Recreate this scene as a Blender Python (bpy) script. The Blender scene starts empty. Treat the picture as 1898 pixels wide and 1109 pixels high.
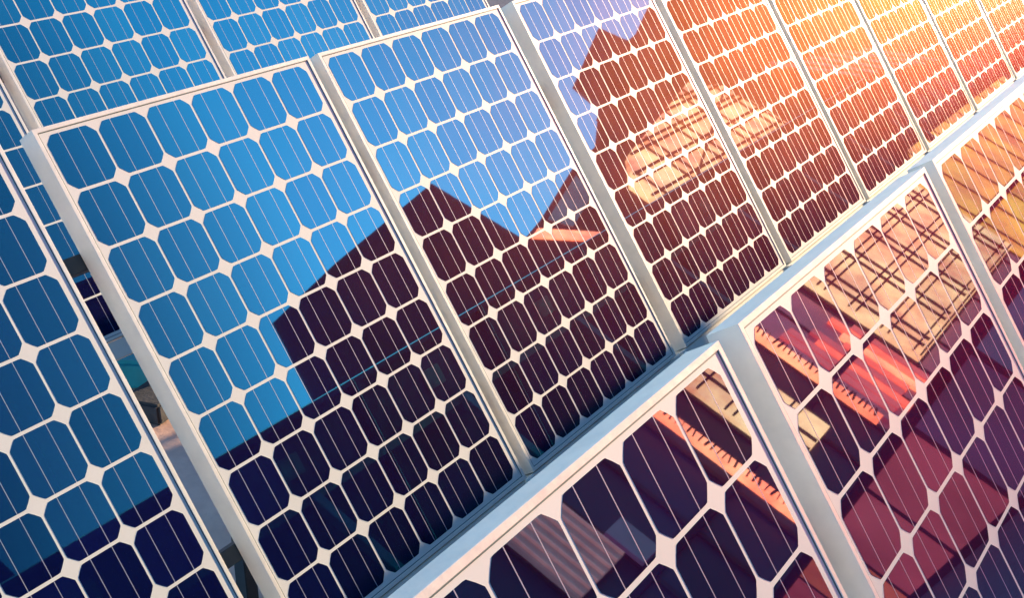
import bpy, bmesh, math, random
from mathutils import Vector, Matrix
random.seed(7)
S = bpy.context.scene
COL = S.collection
R = math.radians
P = 0.16                                   # cell pitch in metres
TILT = R(57.1)
CT, ST = math.cos(TILT), math.sin(TILT)

# ---------------------------------------------------------------- camera
cam = bpy.data.cameras.new('camera')
cam_ob = bpy.data.objects.new('camera', cam)
COL.objects.link(cam_ob)
right = Vector((0.54943588, -0.83553275, -0.00228889))
up = Vector((0.33148567, 0.21546458, 0.91852722))
fwd = right.cross(up) * -1.0
mat = Matrix((right, up, -fwd)).transposed()
if mat.determinant() < 0:
    mat = Matrix((right, up, fwd)).transposed()
cam_ob.matrix_world = Matrix.Translation((-1.85893478, -2.61901531, 0.84357116)) @ mat.to_4x4()
cam.sensor_fit = 'HORIZONTAL'
cam.sensor_width = 36.0
cam.lens = 2309.16 / 1898 * 36.0
cam.clip_start = 0.05
cam.clip_end = 3000
S.camera = cam_ob

# ---------------------------------------------------------------- light
SUN_AZ, SUN_EL = 9.5, 9.8                 # azimuth from +X towards the front (-Y)
w = bpy.data.worlds.new('World')
S.world = w
w.use_nodes = True
wn = w.node_tree
bg = wn.nodes['Background']
sky = wn.nodes.new('ShaderNodeTexSky')
sky.sky_type = 'NISHITA'
sky.sun_disc = False
sky.sun_elevation = R(SUN_EL)
sky.sun_rotation = R(90 + SUN_AZ)
sky.dust_density = 0.0
sky.ozone_density = 4.0
wn.links.new(sky.outputs[0], bg.inputs[0])
bg.inputs[1].default_value = 0.15
sun = bpy.data.lights.new('sun', 'SUN')
sun.energy = 5.0
sun.angle = R(0.5)
sun.color = (1.0, 0.74, 0.46)
sun_ob = bpy.data.objects.new('sun', sun)
COL.objects.link(sun_ob)
sd = Vector((math.cos(R(SUN_AZ)) * math.cos(R(SUN_EL)), -math.sin(R(SUN_AZ)) * math.cos(R(SUN_EL)), math.sin(R(SUN_EL))))
sun_ob.rotation_euler = sd.to_track_quat('Z', 'Y').to_euler()
S.view_settings.view_transform = 'Standard'
S.view_settings.look = 'None'
S.view_settings.gamma = 1.0
S.view_settings.exposure = 1.2
try:
    S.view_settings.use_curve_mapping = False
except Exception:
    pass
S.render.engine = 'CYCLES'

# ---------------------------------------------------------------- helpers
def srgb(r, g, b):
    f = lambda v: (v / 255 / 12.92) if v / 255 <= 0.04045 else ((v / 255 + 0.055) / 1.055) ** 2.4
    return (f(r), f(g), f(b), 1.0)

def material(name):
    m = bpy.data.materials.new(name)
    m.use_nodes = True
    nt = m.node_tree
    return m, nt, nt.nodes['Principled BSDF'], nt.nodes['Material Output']

def noise(nt, scale, detail=4, rough=0.6, vec=None, coord='Object'):
    n = nt.nodes.new('ShaderNodeTexNoise')
    n.inputs['Scale'].default_value = scale
    n.inputs['Detail'].default_value = detail
    n.inputs['Roughness'].default_value = rough
    if vec is None:
        t = nt.nodes.new('ShaderNodeTexCoord')
        vec = t.outputs[coord]
    nt.links.new(vec, n.inputs['Vector'])
    return n.outputs['Fac']

def ramp(nt, fac, stops):
    r = nt.nodes.new('ShaderNodeValToRGB')
    els = r.color_ramp.elements
    while len(els) < len(stops):
        els.new(0.5)
    for e, (p, c) in zip(els, stops):
        e.position = p
        e.color = c
    nt.links.new(fac, r.inputs[0])
    return r.outputs[0]

def simple(name, base, rough=0.6, metal=0.0, nscale=6.0, vary=0.12, bump=0.0, spec=0.5, rvar=0.0):
    m, nt, b, out = material(name)
    f = noise(nt, nscale)
    lo = tuple(c * (1 - vary) for c in base[:3]) + (1,)
    hi = tuple(min(1, c * (1 + vary)) for c in base[:3]) + (1,)
    nt.links.new(ramp(nt, f, [(0.3, lo), (0.7, hi)]), b.inputs['Base Color'])
    b.inputs['Roughness'].default_value = rough
    b.inputs['Metallic'].default_value = metal
    b.inputs['Specular IOR Level'].default_value = spec
    if rvar:
        nt.links.new(ramp(nt, noise(nt, nscale * 3), [(0.3, (rough - rvar,) * 3 + (1,)), (0.7, (rough + rvar,) * 3 + (1,))]), b.inputs['Roughness'])
    if bump:
        bp = nt.nodes.new('ShaderNodeBump')
        bp.inputs['Strength'].default_value = bump
        bp.inputs['Distance'].default_value = 0.01
        nt.links.new(noise(nt, nscale * 6), bp.inputs['Height'])
        nt.links.new(bp.outputs[0], b.inputs['Normal'])
    return m

# silicon cell: dark navy wafer, mirror-like blue antireflection film
def cell_material():
    m, nt, b, out = material('silicon_cell')
    oi = nt.nodes.new('ShaderNodeObjectInfo')
    hue = ramp(nt, oi.outputs['Random'], [(0.0, (0.002, 0.006, 0.055, 1)), (1.0, (0.004, 0.009, 0.085, 1))])
    nt.links.new(hue, b.inputs['Base Color'])
    b.inputs['Roughness'].default_value = 0.5
    b.inputs['Specular IOR Level'].default_value = 0.0
    g = nt.nodes.new('ShaderNodeBsdfGlossy')
    g.inputs['Roughness'].default_value = 0.016
    g.inputs['Color'].default_value = (0.10, 0.62, 1.0, 1)
    tint = ramp(nt, oi.outputs['Random'], [(0.0, (0.09, 0.86, 0.94, 1)), (1.0, (0.13, 0.99, 1.0, 1))])
    nt.links.new(tint, g.inputs['Color'])
    bp = nt.nodes.new('ShaderNodeBump')
    bp.inputs['Strength'].default_value = 0.006
    bp.inputs['Distance'].default_value = 0.002
    nt.links.new(noise(nt, 9, 2), bp.inputs['Height'])
    nt.links.new(bp.outputs[0], g.inputs['Normal'])
    mx = nt.nodes.new('ShaderNodeMixShader')
    lw = nt.nodes.new('ShaderNodeLayerWeight'); lw.inputs['Blend'].default_value = 0.5
    film = ramp(nt, lw.outputs['Facing'], [(f, (v,) * 3 + (1,)) for f, v in ((0.10, 0.08), (0.18, 0.22), (0.23, 0.42), (0.27, 0.60), (0.33, 0.62), (0.42, 0.49), (0.75, 0.42))])
    nt.links.new(film, mx.inputs[0])
    nt.links.new(b.outputs[0], mx.inputs[1])
    nt.links.new(g.outputs[0], mx.inputs[2])
    nt.links.new(mx.outputs[0], out.inputs['Surface'])
    return m
CELL_REFL = 0.6
SHEEN = 0.18

# textured solar glass: clear, its sheen tinted red and orange to paint in the warm glow
def glass_material():
    m, nt, b, out = material('solar_glass')
    nt.nodes.remove(b)
    tr = nt.nodes.new('ShaderNodeBsdfTransparent')
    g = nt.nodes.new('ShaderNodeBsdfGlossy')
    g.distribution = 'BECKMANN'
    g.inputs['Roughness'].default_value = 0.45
    g.inputs['Color'].default_value = (1, 0.05, 0.15, 1)  # red tint stands in for the outer part of the warm veil
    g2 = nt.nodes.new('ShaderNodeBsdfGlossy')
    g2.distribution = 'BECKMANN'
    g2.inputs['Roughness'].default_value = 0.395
    g2.inputs['Color'].default_value = (1, 0.60, 0.05, 1)  # orange tint stands in for the brighter core of the veil
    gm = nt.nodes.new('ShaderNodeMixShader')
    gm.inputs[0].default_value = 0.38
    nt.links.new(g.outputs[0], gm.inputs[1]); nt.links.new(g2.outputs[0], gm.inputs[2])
    fr = nt.nodes.new('ShaderNodeFresnel')
    fr.inputs['IOR'].default_value = 1.5
    mx = nt.nodes.new('ShaderNodeMixShader')
    geo = nt.nodes.new('ShaderNodeNewGeometry')
    k = nt.nodes.new('ShaderNodeMath'); k.operation = 'SUBTRACT'; k.inputs[0].default_value = 1.0
    nt.links.new(geo.outputs['Backfacing'], k.inputs[1])
    k2 = nt.nodes.new('ShaderNodeMath'); k2.operation = 'MULTIPLY'
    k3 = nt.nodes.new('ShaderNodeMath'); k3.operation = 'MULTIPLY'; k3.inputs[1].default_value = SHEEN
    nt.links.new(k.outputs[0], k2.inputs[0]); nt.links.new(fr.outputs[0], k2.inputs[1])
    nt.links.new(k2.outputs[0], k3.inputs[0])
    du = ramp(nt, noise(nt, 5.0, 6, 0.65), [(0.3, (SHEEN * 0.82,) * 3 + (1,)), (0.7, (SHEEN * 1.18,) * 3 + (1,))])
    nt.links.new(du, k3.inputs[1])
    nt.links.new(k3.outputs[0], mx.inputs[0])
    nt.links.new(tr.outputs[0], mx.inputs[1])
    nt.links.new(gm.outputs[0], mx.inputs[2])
    nt.links.new(mx.outputs[0], out.inputs['Surface'])
    return m

def backsheet_material():
    m, nt, b, out = material('white_backsheet')
    f = noise(nt, 3.0, 5)
    nt.links.new(ramp(nt, f, [(0.3, (0.76, 0.775, 0.73, 1)), (0.7, (0.83, 0.84, 0.80, 1))]), b.inputs['Base Color'])
    b.inputs['Roughness'].default_value = 0.5
    b.inputs['Specular IOR Level'].default_value = 0.4
    return m

M_CELL = cell_material()
M_BUS = simple('silver_busbar', (0.34, 0.38, 0.50), 0.5, 0.3, 30)
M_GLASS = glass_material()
M_BACK = backsheet_material()
M_FRAME = simple('anodised_frame', (0.89, 0.85, 0.76), 0.38, 0.1, 14, 0.06, 0.05, rvar=0.06)
M_RAIL = simple('pale_rail_metal', (0.95, 0.90, 0.78), 0.6, 0.0, 8, 0.1, 0.05, rvar=0.06)
M_POST = simple('dark_steel_post', (0.05, 0.07, 0.09), 0.5, 0.4, 5, 0.25)
M_BLOCK = simple('concrete_block', (0.07, 0.07, 0.08), 0.9, 0, 12, 0.3, 0.5)
M_TUBE = simple('teal_conduit', (0.03, 0.42, 0.50), 0.35, 0, 8, 0.15)
M_COVER = simple('navy_back_cover', (0.012, 0.014, 0.045), 0.6, 0, 3, 0.3, spec=0.2)
M_SEAL = simple('dark_rubber_seal', (0.05, 0.11, 0.12), 0.6, 0, 20, 0.2)
M_GROUND = simple('grey_gravel', (0.16, 0.16, 0.19), 0.9, 0, 9, 0.3, 0.6)
M_PATH = simple('pink_paving', (0.92, 0.56, 0.45), 0.85, 0, 5, 0.2, 0.4)

def link(name, me, mat=None, parent=None, mats=None):
    o = bpy.data.objects.new(name, me)
    COL.objects.link(o)
    if mats:
        for mm in mats:
            me.materials.append(mm)
    elif mat is not None:
        me.materials.append(mat)
    if parent is not None:
        o.parent = parent
    return o

def build(name, bm, mat=None, parent=None, mats=None):
    me = bpy.data.meshes.new(name)
    bmesh.ops.recalc_face_normals(bm, faces=bm.faces)
    bm.to_mesh(me)
    bm.free()
    return link(name, me, mat, parent, mats)

def tag(o, label=None, cat=None, group=None, kind=None):
    if label: o['label'] = label
    if cat: o['category'] = cat
    if group: o['group'] = group
    if kind: o['kind'] = kind
    return o

def empty(name, loc=(0, 0, 0)):
    e = bpy.data.objects.new(name, None)
    e.empty_display_size = 0.1
    e.location = loc
    COL.objects.link(e)
    return e

def add_box(bm, x0, x1, y0, y1, z0, z1, bevel=0.0, mi=0):
    vs = [bm.verts.new((x, y, z)) for z in (z0, z1) for y in (y0, y1) for x in (x0, x1)]
    idx = [(0, 1, 3, 2), (4, 6, 7, 5), (0, 4, 5, 1), (2, 3, 7, 6), (0, 2, 6, 4), (1, 5, 7, 3)]
    fs = [bm.faces.new([vs[i] for i in f]) for f in idx]
    for f in fs:
        f.material_index = mi
    if bevel:
        es = set(e for f in fs for e in f.edges)
        bmesh.ops.bevel(bm, geom=list(es), offset=bevel, segments=2, affect='EDGES', clamp_overlap=True)

def tube(bm, pts, r, seg=10):
    rings = []
    for i, p in enumerate(pts):
        p = Vector(p)
        a = Vector(pts[max(i - 1, 0)]); b = Vector(pts[min(i + 1, len(pts) - 1)])
        d = (b - a).normalized()
        u = d.orthogonal().normalized(); v = d.cross(u)
        rings.append([bm.verts.new(p + (u * math.cos(t) + v * math.sin(t)) * r) for t in [2 * math.pi * k / seg for k in range(seg)]])
    for a, b in zip(rings, rings[1:]):
        for k in range(seg):
            bm.faces.new((a[k], a[(k + 1) % seg], b[(k + 1) % seg], b[k]))
    bm.faces.new(rings[0][::-1]); bm.faces.new(rings[-1])

# ---------------------------------------------------------------- ground
bm = bmesh.new()
n = 60
def gcoord(i):
    t = (i / n) * 2 - 1
    return math.copysign(abs(t) ** 3 * 1500, t)
grid = [[bm.verts.new((gcoord(i), gcoord(j), -1.78)) for i in range(n + 1)] for j in range(n + 1)]
for j in range(n):
    for i in range(n):
        bm.faces.new((grid[j][i], grid[j][i + 1], grid[j + 1][i + 1], grid[j + 1][i]))
tag(build('ground', bm, M_GROUND), kind='structure')

bm = bmesh.new()
add_box(bm, -4.0, 9.0, -1.45, 4.2, -1.8, -1.74)
tag(build('path', bm, M_PATH), kind='structure')

# ---------------------------------------------------------------- solar panel
ML, MR, MT, MB = 0.12, 0.20, 0.12, 0.14    # margins between cells and panel edge, in cells
NC, NR = 6, 9
DEPTH = 0.40 * P
LIP = 0.075 * P

def rounded_cell():
    """pseudo-square wafer with cut corners, two silver busbars, in its own local frame"""
    bm = bmesh.new()
    h = P * 0.474
    c = P * 0.155
    pts = []
    for sx, sy in ((1, 1), (-1, 1), (-1, -1), (1, -1)):
        # arc-like cut corner made of four points
        a = [(h, h - c * 1.12), (h - c * 0.03, h - c * 0.88), (h - c * 0.44, h - c * 0.44), (h - c * 0.88, h - c * 0.03), (h - c * 1.12, h)]
        q = [(sx * u, sy * v) for u, v in a]
        if sx * sy < 0:
            q.reverse()
        pts += q
    t = 0.0004
    top = [bm.verts.new((x, y, t)) for x, y in pts]
    bot = [bm.verts.new((x, y, 0)) for x, y in pts]
    bm.faces.new(top)
    bm.faces.new(bot[::-1])
    for i in range(len(pts)):
        j = (i + 1) % len(pts)
        bm.faces.new((top[j], top[i], bot[i], bot[j]))
    for bx in (-0.19, 0.19):
        add_box(bm, bx * P - 0.0009, bx * P + 0.0009, -h, h, t, t + 0.0002, mi=1)
    me = bpy.data.meshes.new('solar_cell')
    bmesh.ops.recalc_face_normals(bm, faces=bm.faces)
    bm.to_mesh(me)
    bm.free()
    me.materials.append(M_CELL)
    me.materials.append(M_BUS)
    return me

def make_panel():
    e = empty('solar_panel')
    x0, x1 = -ML * P, (NC + MR) * P
    y1, y0 = MT * P, -(NR + MB) * P
    # frame: four mitred bars with a thin raised lip
    bm = bmesh.new()
    def ring(x0, x1, y0, y1, z):
        return [bm.verts.new(v) for v in ((x0, y0, z), (x1, y0, z), (x1, y1, z), (x0, y1, z))]
    L = LIP
    b = 0.0008
    prof = [(0, -DEPTH), (0, -b), (b, 0), (L - b, 0), (L, -b), (L, -0.0025), (L * 0.7, -DEPTH * 0.9), (L * 1.9, -DEPTH)]
    rings = [ring(x0 + o, x1 - o, y0 + o, y1 - o, z) for o, z in prof]
    for q_, (a, c) in enumerate(zip(rings, rings[1:] + rings[:1])):
        for k in range(4):
            f = bm.faces.new((a[k], a[(k + 1) % 4], c[(k + 1) % 4], c[k]))
            f.material_index = 1 if q_ >= 5 else 0      # inner channel and back flange darkened to hold down sky light on them
    build('frame', bm, None, e, [M_FRAME, M_COVER])
    # seal line between frame lip and backsheet
    bm = bmesh.new()
    o1, o2 = L + 0.0001, L + 0.0022
    ra = ring(x0 + o1, x1 - o1, y0 + o1, y1 - o1, -0.0015)
    rb = ring(x0 + o2, x1 - o2, y0 + o2, y1 - o2, -0.0015)
    rc = ring(x0 + o2, x1 - o2, y0 + o2, y1 - o2, -0.0024)
    rd_ = ring(x0 + o1, x1 - o1, y0 + o1, y1 - o1, -0.0024)
    for a, c in ((ra, rb), (rb, rc), (rc, rd_), (rd_, ra)):
        for k in range(4):
            bm.faces.new((a[k], a[(k + 1) % 4], c[(k + 1) % 4], c[k]))
    build('seal', bm, M_SEAL, e)
    bm = bmesh.new()
    add_box(bm, x0 + L * 0.8, x1 - L * 0.8, y0 + L * 0.8, y1 - L * 0.8, -0.011, -0.0026)
    build('backsheet', bm, M_BACK, e)
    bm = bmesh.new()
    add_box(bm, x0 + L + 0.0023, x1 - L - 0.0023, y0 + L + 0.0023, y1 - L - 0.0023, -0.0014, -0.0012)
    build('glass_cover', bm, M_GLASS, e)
    cm = rounded_cell()
    for j in range(NR):
        for i in range(NC):
            c = link('solar_cell', cm, None, e)
            c.location = ((i + 0.5) * P, -(j + 0.5) * P, -0.0025)
    bm = bmesh.new()
    add_box(bm, x0 + L * 0.8, x1 - L * 0.8, y0 + L * 0.8, y1 - L * 0.8, -0.0145, -0.0112)
    build('back_cover', bm, M_COVER, e)
    # junction box on the back
    bm = bmesh.new()
    add_box(bm, 2.6 * P, 3.4 * P, -1.4 * P, -0.8 * P, -0.035, -0.0147, 0.003)
    build('junction_box', bm, M_POST, e)
    return e

def copy_panel(src):
    r = src.copy()
    COL.objects.link(r)
    for ch in list(src.children):
        c = ch.copy()
        COL.objects.link(c)
        c.parent = r
    return r

def place(o, x, oy, z, extra=0.0):
    """x along the row, oy down the slope, z along the panel normal, all in cells"""
    y = -oy
    o.location = (x * P, (y * CT - z * ST) * P, (y * ST + z * CT) * P)
    o.rotation_euler = (TILT, 0, extra)

MID = [(-13.7, 0.0, -0.02), (-6.90, 0.01, -0.02), (0, 0, 0), (6.584, 0, 0), (13.46, 0, 0), (20.17, 0, 0),
       (26.83, 0, 0), (33.50, 0, 0), (40.18, 0, 0), (46.86, 0, 0)]
MID_L = ['blue panel at the left end of the middle row, outside the picture edge',
         'lower left panel cut by the left photo edge, behind a narrow gap',
         'large blue panel, top left corner fully in view, dark tower reflected at right',
         'panel reflecting the pointed top of the dark tower, left of the blue-to-red panel',
         'panel reflecting the reddish building with the lattice, blue only at its top left corner',
         'red panel with white diagonal streaks, directly right of the panel with the red building',
         'orange-red panel in the middle row, third from the right-hand corner strip',
         'orange panel above the seam of the two front right panels',
         'yellow-orange narrow looking panel near the upper right corner',
         'pale yellow panel at the very upper right corner of the photo']
FR = [(-14.3, 6.555, 10.13), (-7.537, 6.555, 10.13), (-0.756, 6.555, 10.13)] + [(5.95, 6.555, 10.13)] + [(12.29 + 6.335 * i, 6.555, 10.13) for i in range(7)]
FR_L = ['front row panel beyond the left end of the photo', 'front row panel at the bottom centre, nearly black with few large cells in view',
        'front row panel reflecting the glowing red light and sunlit lattice',
        'orange front row panel cut by the right edge of the photo'] + ['front row panel beyond the right edge of the photo, %s from the left' % k for k in ('first', 'second', 'third', 'fourth', 'fifth', 'sixth', 'seventh')]
BK = [(-6.347 + 0.0, -6.462, -9.64), (0.283, -6.462, -9.64), (6.913, -6.462, -9.64), (13.544, -6.462, -9.64), (20.17, -6.462, -9.64)]
BK = [(0.283, -6.462, -9.64), (6.913, -6.462, -9.64), (13.544, -6.462, -9.64), (20.17, -6.462, -9.64)]
BK_L = ['back row panel at the left edge, seen through the gap between two panels',
        'dark blue back row panel in the upper left corner of the photo',
        'blue back row panel at the top edge between two narrow seams',
        'back row panel of which only a small corner shows at the top centre']
proto = make_panel()
first = True
for specs, labels, grp in ((MID, MID_L, 'solar panels in the middle row'), (FR, FR_L, 'solar panels in the front row'), (BK, BK_L, 'solar panels in the back row')):
    for (x, oy, z), lb in zip(specs, labels):
        o = proto if first else copy_panel(proto)
        first = False
        place(o, x, oy, z)
        tag(o, lb, 'solar panel', grp)

# ---------------------------------------------------------------- mounting frames (one per row)
def slope(x, y, z):
    return ((x) * P, (y * CT - z * ST) * P, (y * ST + z * CT) * P)

def mounting(name_label, x0, x1, oy, z, grp, seams=()):
    e = empty('mounting_frame')
    place(e, 0, oy, z)
    tag(e, name_label, 'mounting frame', grp)
    D = DEPTH / P
    for y, nm in ((-2.0, 'rail'), (-7.2, 'rail')):
        bm = bmesh.new()
        add_box(bm, (x0) * P, x1 * P, (y - 0.14) * P, (y + 0.14) * P, (-D - 0.36) * P, (-D - 0.02) * P, 0.002)
        build(nm, bm, M_POST, e)
    bm = bmesh.new()                       # long ledge that carries the lower panel edges
    add_box(bm, x0 * P, x1 * P, -(NR + 0.62) * P, -(NR + MB + 0.03) * P, -0.5 * P, -0.05 * P, 0.002)
    build('ledge', bm, M_RAIL, e)
    for sx in seams:                      # joint plates where two panels meet on the ledge
        bm = bmesh.new()
        add_box(bm, (sx - 0.16) * P, (sx + 0.10) * P, -(NR + 0.30) * P, -(NR + 0.155) * P, -0.05 * P, 0.015 * P, 0.0015)
        tube(bm, [((sx - 0.03) * P, -(NR + 0.22) * P, 0.016 * P), ((sx - 0.03) * P, -(NR + 0.22) * P, 0.05 * P)], 0.0045, 8)
        build('joint_plate', bm, M_RAIL, e)
    # posts to the ground, in world vertical direction
    base_z = (oy * -1 * ST + z * CT) * P
    base_y = (oy * -1 * CT - z * ST) * P
    nx = x0 + 3
    while nx < x1:
        for yy in (-2.0, -7.2):
            zz = -D - 0.36
            wy = base_y + (yy * CT - zz * ST) * P
            wz = base_z + (yy * ST + zz * CT) * P
            bm = bmesh.new()
            add_box(bm, -0.025, 0.025, -0.025, 0.025, -1.78 - wz, 0, 0.003)
            # into the frame's local space
            mw = Matrix.Translation((nx * P, wy, wz))
            inv = (Matrix.Translation(e.location) @ Matrix.Rotation(TILT, 4, 'X')).inverted()
            bmesh.ops.transform(bm, matrix=inv @ mw, verts=bm.verts)
            build('post', bm, M_POST, e)
        nx += 6.7
    return e
mounting('pale rails and posts carrying the middle row of panels', -13.6, 53.2, 0, 0, 'mounting frames', [x - 0.28 for x, _, _ in MID[2:]])
mounting('pale rails and posts carrying the front row of panels', -14.4, 59.0, 6.555, 10.13, 'mounting frames')
mounting('pale rails and posts carrying the back row of panels', 0.1, 26.5, -6.462, -9.64, 'mounting frames')

bm = bmesh.new(); add_box(bm, -0.16, 0.16, -0.12, 0.12, 0, 0.14, 0.02)
o = build('cable_box', bm, M_TUBE); o.location = (1.50, 1.62, -1.74); o.rotation_euler = (0, 0, 0.5)
tag(o, 'small teal cable box on the ground in the gap left of the large panel', 'cable box')
bm = bmesh.new(); add_box(bm, -0.13, 0.13, -0.1, 0.1, 0, 0.10, 0.012)
o = build('ballast_block', bm, M_BLOCK); o.location = (1.30, 1.30, -1.74); o.rotation_euler = (0, 0, 0.2)
tag(o, 'dark concrete block on pink paving in front of the teal cable box', 'block')
# ---------------------------------------------------------------- buildings across the yard, mirrored in the panels
M_TOWER = simple('dark_tower_cladding', (0.012, 0.010, 0.022), 0.7, 0, 0.3, 0.4, spec=0.1)
M_PODIUM = simple('navy_glass_facade', (0.016, 0.022, 0.055), 0.5, 0, 0.25, 0.4, spec=0.15)
M_PODTOP = simple('black_roof_band', (0.008, 0.008, 0.018), 0.7, 0, 0.3, 0.3, spec=0.1)
M_RED = simple('dark_red_cladding', (0.09, 0.018, 0.022), 0.7, 0, 0.12, 0.45, spec=0.1)
M_RED2 = simple('sky_blocker_terracotta', (0.10, 0.03, 0.02), 0.8, 0, 0.12, 0.4, spec=0.1)  # colour of the added block that hides bright sky
M_MULL = simple('dark_mullion', (0.02, 0.012, 0.012), 0.6, 0, 2, 0.3, spec=0.1)
M_GREY = simple('pale_streaked_panel', (0.45, 0.42, 0.42), 0.6, 0, 0.6, 0.3)
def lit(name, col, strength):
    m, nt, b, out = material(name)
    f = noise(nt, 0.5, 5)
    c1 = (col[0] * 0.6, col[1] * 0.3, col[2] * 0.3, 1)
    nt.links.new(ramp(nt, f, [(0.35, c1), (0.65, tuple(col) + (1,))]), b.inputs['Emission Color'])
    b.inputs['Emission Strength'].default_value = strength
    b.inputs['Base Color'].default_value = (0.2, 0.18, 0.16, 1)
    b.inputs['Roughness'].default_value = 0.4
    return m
M_LIT = lit('sunset_glow_glass', (1.0, 0.075, 0.034), 10.0)  # emission stands in for sunset light on the lattice glass
M_WINE = lit('dim_red_glow', (1.0, 0.010, 0.030), 1.7)  # added glow that supplies red to the front row reflections
M_WINE2 = [lit('slate_glow_pane', (0.5, 0.12, 0.32), 0.35), lit('amber_glow_pane', (1.0, 0.022, 0.008), 2.8),
           lit('red_glow_pane', (1.0, 0.014, 0.020), 2.0), lit('wine_glow_pane', (1.0, 0.015, 0.035), 1.4), lit('dark_glow_pane', (1.0, 0.02, 0.12), 0.35)]  # added pane glows, mostly to redden the front row
M_GLOW2 = lit('soft_red_glow', (1.0, 0.012, 0.012), 5.0)  # added glow for the red hot spot panes
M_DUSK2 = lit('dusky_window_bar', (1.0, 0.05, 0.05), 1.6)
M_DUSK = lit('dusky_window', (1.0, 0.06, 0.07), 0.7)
M_AMBER = lit('amber_glow', (1.0, 0.058, 0.003), 8.0)  # added glow that stands in for the orange veil
M_GLOW = lit('hot_red_glow', (1.0, 0.015, 0.006), 11.0)  # added brighter glow for the red hot spot
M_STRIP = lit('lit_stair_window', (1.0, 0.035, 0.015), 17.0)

def prism(bm, poly, y0, y1, mi=0, dx=0.0):
    """poly: (x, z) corners, extruded from y0 (front, towards the panels) back to y1"""
    a = [bm.verts.new((x, y0, z)) for x, z in poly]
    b = [bm.verts.new((x + dx, y1, z)) for x, z in poly]
    fs = [bm.faces.new(a), bm.faces.new(b[::-1])]
    for i in range(len(poly)):
        j = (i + 1) % len(poly)
        fs.append(bm.faces.new((a[j], a[i], b[i], b[j])))
    for f in fs:
        f.material_index = mi

def inside(poly, x, z):
    r = False
    for i in range(len(poly)):
        (x1, z1), (x2, z2) = poly[i], poly[i - 1]
        if (z1 > z) != (z2 > z) and x < (x2 - x1) * (z - z1) / (z2 - z1) + x1:
            r = not r
    return r

def bar(bm, a, b, y, w_, d=0.1):
    (x1, z1), (x2, z2) = a, b
    dx, dz = x2 - x1, z2 - z1
    l = math.hypot(dx, dz)
    nx, nz = -dz / l * w_ / 2, dx / l * w_ / 2
    prism(bm, [(x1 + nx, z1 + nz), (x2 + nx, z2 + nz), (x2 - nx, z2 - nz), (x1 - nx, z1 - nz)], y, y - d)

def clip_line(poly, p, d, lo=-200, hi=200, step=0.25):
    """segments of the line p + t d that lie in the polygon"""
    segs = []
    t = lo
    start = None
    while t <= hi:
        inn = inside(poly, p[0] + d[0] * t, p[1] + d[1] * t)
        if inn and start is None: start = t
        if not inn and start is not None:
            segs.append((start, t - step)); start = None
        t += step
    return [((p[0] + d[0] * a, p[1] + d[1] * a), (p[0] + d[0] * b, p[1] + d[1] * b)) for a, b in segs if b - a > step]

def lattice(bm, poly, y, families, w_):
    xs = [p[0] for p in poly]; zs = [p[1] for p in poly]
    cx, cz = (min(xs) + max(xs)) / 2, (min(zs) + max(zs)) / 2
    for k, (ang, gap, dbl) in enumerate(families):
        d = (math.cos(R(ang)), math.sin(R(ang)))
        nrm = (-d[1], d[0])
        m = int(60 / gap)
        for i in range(-m, m + 1):
            for o in ((0, dbl) if dbl else (0,)):
                off = i * gap + o
                for a, b in clip_line(poly, (cx + nrm[0] * off, cz + nrm[1] * off), d):
                    bar(bm, a, b, y + 0.12 + k * 0.11, w_)

# long podium
e = empty('office_podium', (30, -26, -1.78))
tag(e, 'long low dark glass office block facing the panels, seen as their reflection', 'building')
off = Vector((-30, 26, 1.78))
def bld(name, bm, m, parent, o):
    bmesh.ops.translate(bm, verts=bm.verts, vec=o)
    return build(name, bm, m, parent)
bm = bmesh.new(); prism(bm, [(11.3, -1.78), (82, -1.78), (82, 8.6), (11.3, 8.6)], -22, -27.5); bld('facade', bm, M_PODIUM, e, off)
bm = bmesh.new(); prism(bm, [(11.2, 8.603), (82.1, 8.603), (82.1, 9.3), (11.2, 9.3)], -21.7, -27.6); bld('roof', bm, M_PODTOP, e, off)
for x in [11.6 + 2.35 * i for i in range(30)]:
    bm = bmesh.new(); bar(bm, (x, -1.7), (x, 8.55), -21.9, 0.16, 0.095); bld('mullion', bm, M_MULL, e, off)
for z in (2.2, 6.2):
    bm = bmesh.new(); prism(bm, [(11.4, z), (81.9, z), (81.9, z + 0.35), (11.4, z + 0.35)], -21.75, -21.99); bld('floor_band', bm, M_PODTOP, e, off)
for px0, px1, mm in ((32.7, 37.0, M_WINE), (50.6, 81.0, M_AMBER)):  # glowing panes added to give the front row red and amber
    bm = bmesh.new(); prism(bm, [(px0, -0.6), (px1, -0.6), (px1, 6.0), (px0, 6.0)], -21.93, -21.99); bld('glow_pane', bm, mm, e, off)
bm = bmesh.new(); prism(bm, [(37.3, -1.2), (50.2, -1.2), (50.2, 0.5), (37.3, 0.5)], -21.93, -21.99); bld('glow_pane', bm, M_WINE, e, off)
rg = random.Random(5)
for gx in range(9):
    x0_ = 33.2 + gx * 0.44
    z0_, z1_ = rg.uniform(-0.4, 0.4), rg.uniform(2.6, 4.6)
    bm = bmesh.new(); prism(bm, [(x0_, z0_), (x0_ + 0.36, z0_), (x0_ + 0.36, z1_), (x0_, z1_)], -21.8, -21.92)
    bld('glow_pane', bm, (M_WINE, M_GLOW2, M_GLOW2, M_GLOW, M_GLOW2, M_GLOW, M_STRIP, M_GLOW, M_GLOW2)[gx], e, off)  # narrow glowing panes added to make the red hot spot
poly = [(18.5, 3.1), (20.6, 3.1), (20.6, 5.5), (18.5, 5.5)]
bm = bmesh.new(); prism(bm, poly, -21.6, -21.74); f = bld('glow_pane', bm, M_DUSK, e, off)
bm = bmesh.new()
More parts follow.
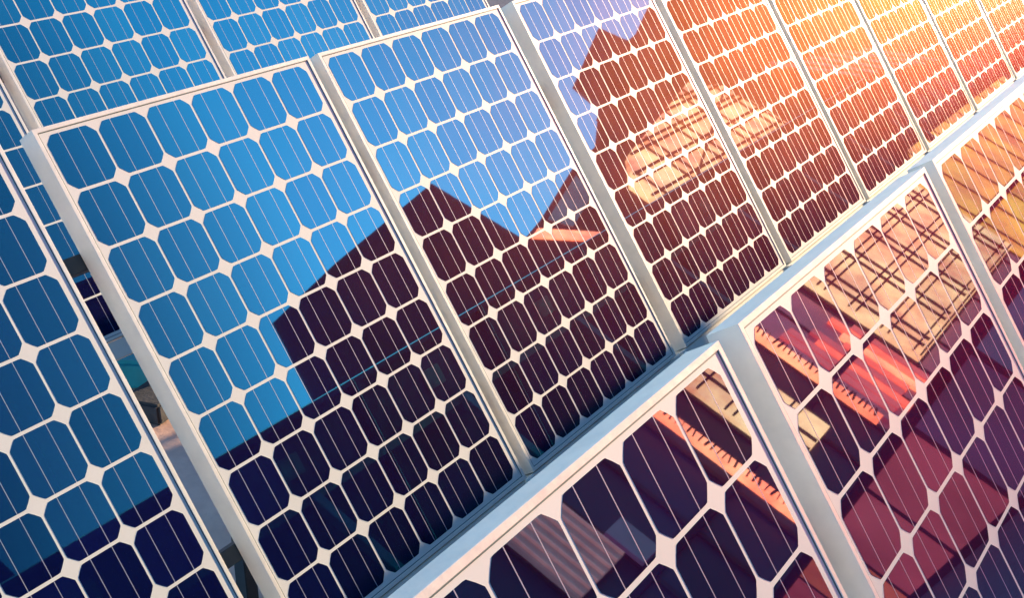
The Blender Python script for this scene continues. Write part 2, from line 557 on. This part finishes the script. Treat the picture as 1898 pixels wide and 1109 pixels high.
for i in range(7): bar(bm, (18.6 + i * 0.32, 3.1), (18.6 + i * 0.32, 5.5), -21.5, 0.05, 0.09)
bld('window_lattice', bm, M_DUSK2, f, off)
bm = bmesh.new(); prism(bm, [(20.8, 2.6), (21.6, 2.6), (21.6, 3.8), (20.8, 3.8)], -21.6, -21.74); bld('glow_pane', bm, M_WINE2[4], e, off)
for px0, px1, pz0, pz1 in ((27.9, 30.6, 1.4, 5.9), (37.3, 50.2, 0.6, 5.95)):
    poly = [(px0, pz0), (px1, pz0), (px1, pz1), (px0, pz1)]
    bm = bmesh.new(); prism(bm, poly, -21.6, -21.74); f = bld('glow_pane', bm, M_LIT, e, off)
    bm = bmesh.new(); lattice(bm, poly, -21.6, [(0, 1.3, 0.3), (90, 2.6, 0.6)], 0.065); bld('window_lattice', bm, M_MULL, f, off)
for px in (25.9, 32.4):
    bm = bmesh.new(); prism(bm, [(px, 0.4), (px + 0.34, 0.4), (px + 0.34, 5.9), (px, 5.9)], -21.5, -21.74); f = bld('glow_pane', bm, M_STRIP, e, off)
    bm = bmesh.new()
    for i in range(27): bar(bm, (px, 0.6 + i * 0.2), (px + 0.34, 0.6 + i * 0.2 + rg.uniform(-0.05, 0.1)), -21.4, rg.uniform(0.02, 0.07), 0.09)
    bld('window_lattice', bm, M_MULL, f, off)

# dark angular tower
e = empty('dark_tower', (35, -32, -1.78)); off = Vector((-35, 32, 1.78))
tag(e, 'tall almost black angular tower with a slanting roof, reflected in the two large blue panels', 'building')
bm = bmesh.new(); prism(bm, [(26.3, 13.7), (28.3, 17.97), (33.1, 19.2), (41.9, 21.0), (42.6, 16.2), (42.6, -1.78), (27.5, -1.78)], -28, -36, 0, 11); bld('wall', bm, M_TOWER, e, off)

# red tower with lattice
e = empty('red_tower', (68, -36, -1.78)); off = Vector((-68, 36, 1.78))
tag(e, 'dark red clad building with a jagged roof and lattice glazing with sunset light painted in as glow', 'building')
RP = [(44.5, 16.9), (47.76, 17.68), (53.8, 19.6), (57.4, 20.3), (62.3, 23.1), (61.9, 24.9), (71.6, 29.0), (72.4, 27.0), (80.0, 28.6), (80.0, -1.78), (44.5, -1.78)]
bm = bmesh.new(); prism(bm, RP, -30, -40, 0, 18); bld('wall', bm, M_RED, e, off)
LP = [(55.4, 12), (55.6, 16.8), (58, 18.5), (70.8, 21.4), (73.8, 19.9), (74.2, 12)]
bm = bmesh.new(); prism(bm, LP, -29.5, -29.99); f = bld('glow_pane', bm, M_LIT, e, off)
bm = bmesh.new(); prism(bm, [(46.0, 17.0), (47.0, 17.3), (51.0, 14.8), (50.6, 14.2)], -29.9, -29.99); bld('glow_pane', bm, M_STRIP, e, off)
bm = bmesh.new(); prism(bm, [(48.2, 17.5), (53.4, 19.1), (53.0, 17.6), (49.0, 16.4)], -29.9, -29.99); bld('glass_canopy', bm, M_GREY, e, off)
for wx in range(7):
    for wz in range(3):
        x0_, z0_ = 60.5 + wx * 2.6, 21.6 + wz * 2.0
        if inside(RP, x0_ - 0.5, z0_ + 2.2) and inside(RP, x0_ + 2.2, z0_ + 2.2) and not inside(LP, x0_, z0_ - 0.4):
            bm = bmesh.new(); prism(bm, [(x0_, z0_), (x0_ + 1.4, z0_), (x0_ + 1.4, z0_ + 1.2), (x0_, z0_ + 1.2)], -29.93, -29.99); bld('window', bm, M_MULL, e, off)
bm = bmesh.new(); lattice(bm, LP, -29.5, [(0, 1.7, 0.45), (90, 4.2, 1.0), (20, 9.0, 0)], 0.16); bld('window_lattice', bm, M_MULL, f, off)

# long terracotta block further right, added to hide bright sky from the cells
e = empty('added_sky_blocker', (125, -36, -1.78)); off = Vector((-125, 36, 1.78))
tag(e, 'long reddish block added on the sunset side to keep bright sky out of the orange panels', 'building')
bm = bmesh.new(); prism(bm, [(80.3, -1.78), (80.3, 26.0), (83.5, 31.0), (150, 31.0), (150, 28.0), (230, 30), (230, -1.78)], -30, -42); bld('wall', bm, M_RED2, e, off)
bm = bmesh.new()
for i in range(6):
    x = 82 + i * 2.6
    bar(bm, (x, 20 - i * 0.5), (x + 7.5, 15.5 - i * 0.5), -29.6, 0.45, 0.3)
bld('fin', bm, M_GREY, e, off)
for zz in (6, 10.5, 15):
    bm = bmesh.new(); prism(bm, [(85, zz), (228, zz), (228, zz + 1.6), (85, zz + 1.6)], -29.8, -29.98); bld('window_band', bm, M_PODTOP, e, off)

# low pavilion added before the offices, its panes glow to redden the front row
e = empty('added_glow_pavilion', (8.7, -4.9, -1.78))
e.rotation_euler = (0, 0, R(-59))
tag(e, 'long low added pavilion with glowing red panes that tint the front row panels', 'pavilion')
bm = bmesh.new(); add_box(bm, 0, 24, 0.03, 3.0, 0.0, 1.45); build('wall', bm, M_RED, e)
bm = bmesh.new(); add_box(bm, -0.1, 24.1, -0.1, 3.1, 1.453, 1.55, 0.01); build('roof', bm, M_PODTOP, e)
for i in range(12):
    bm = bmesh.new(); add_box(bm, 0.1 + 2 * i, 1.9 + 2 * i, -0.01, 0.027, 0.12, 1.4); build('glow_pane', bm, M_WINE2[(0, 4, 2, 2, 1, 2, 2, 3, 3, 3, 4, 4)[i]], e)

# left neighbour block
e = empty('corner_block', (4, -26, -1.78)); off = Vector((-4, 26, 1.78))
tag(e, 'dark block standing left of the long office block, reflected in the lower left panel', 'building')
bm = bmesh.new(); prism(bm, [(-10, -1.78), (11.15, -1.78), (11.15, 19), (-10, 19)], -22, -30); bld('wall', bm, M_PODTOP, e, off)
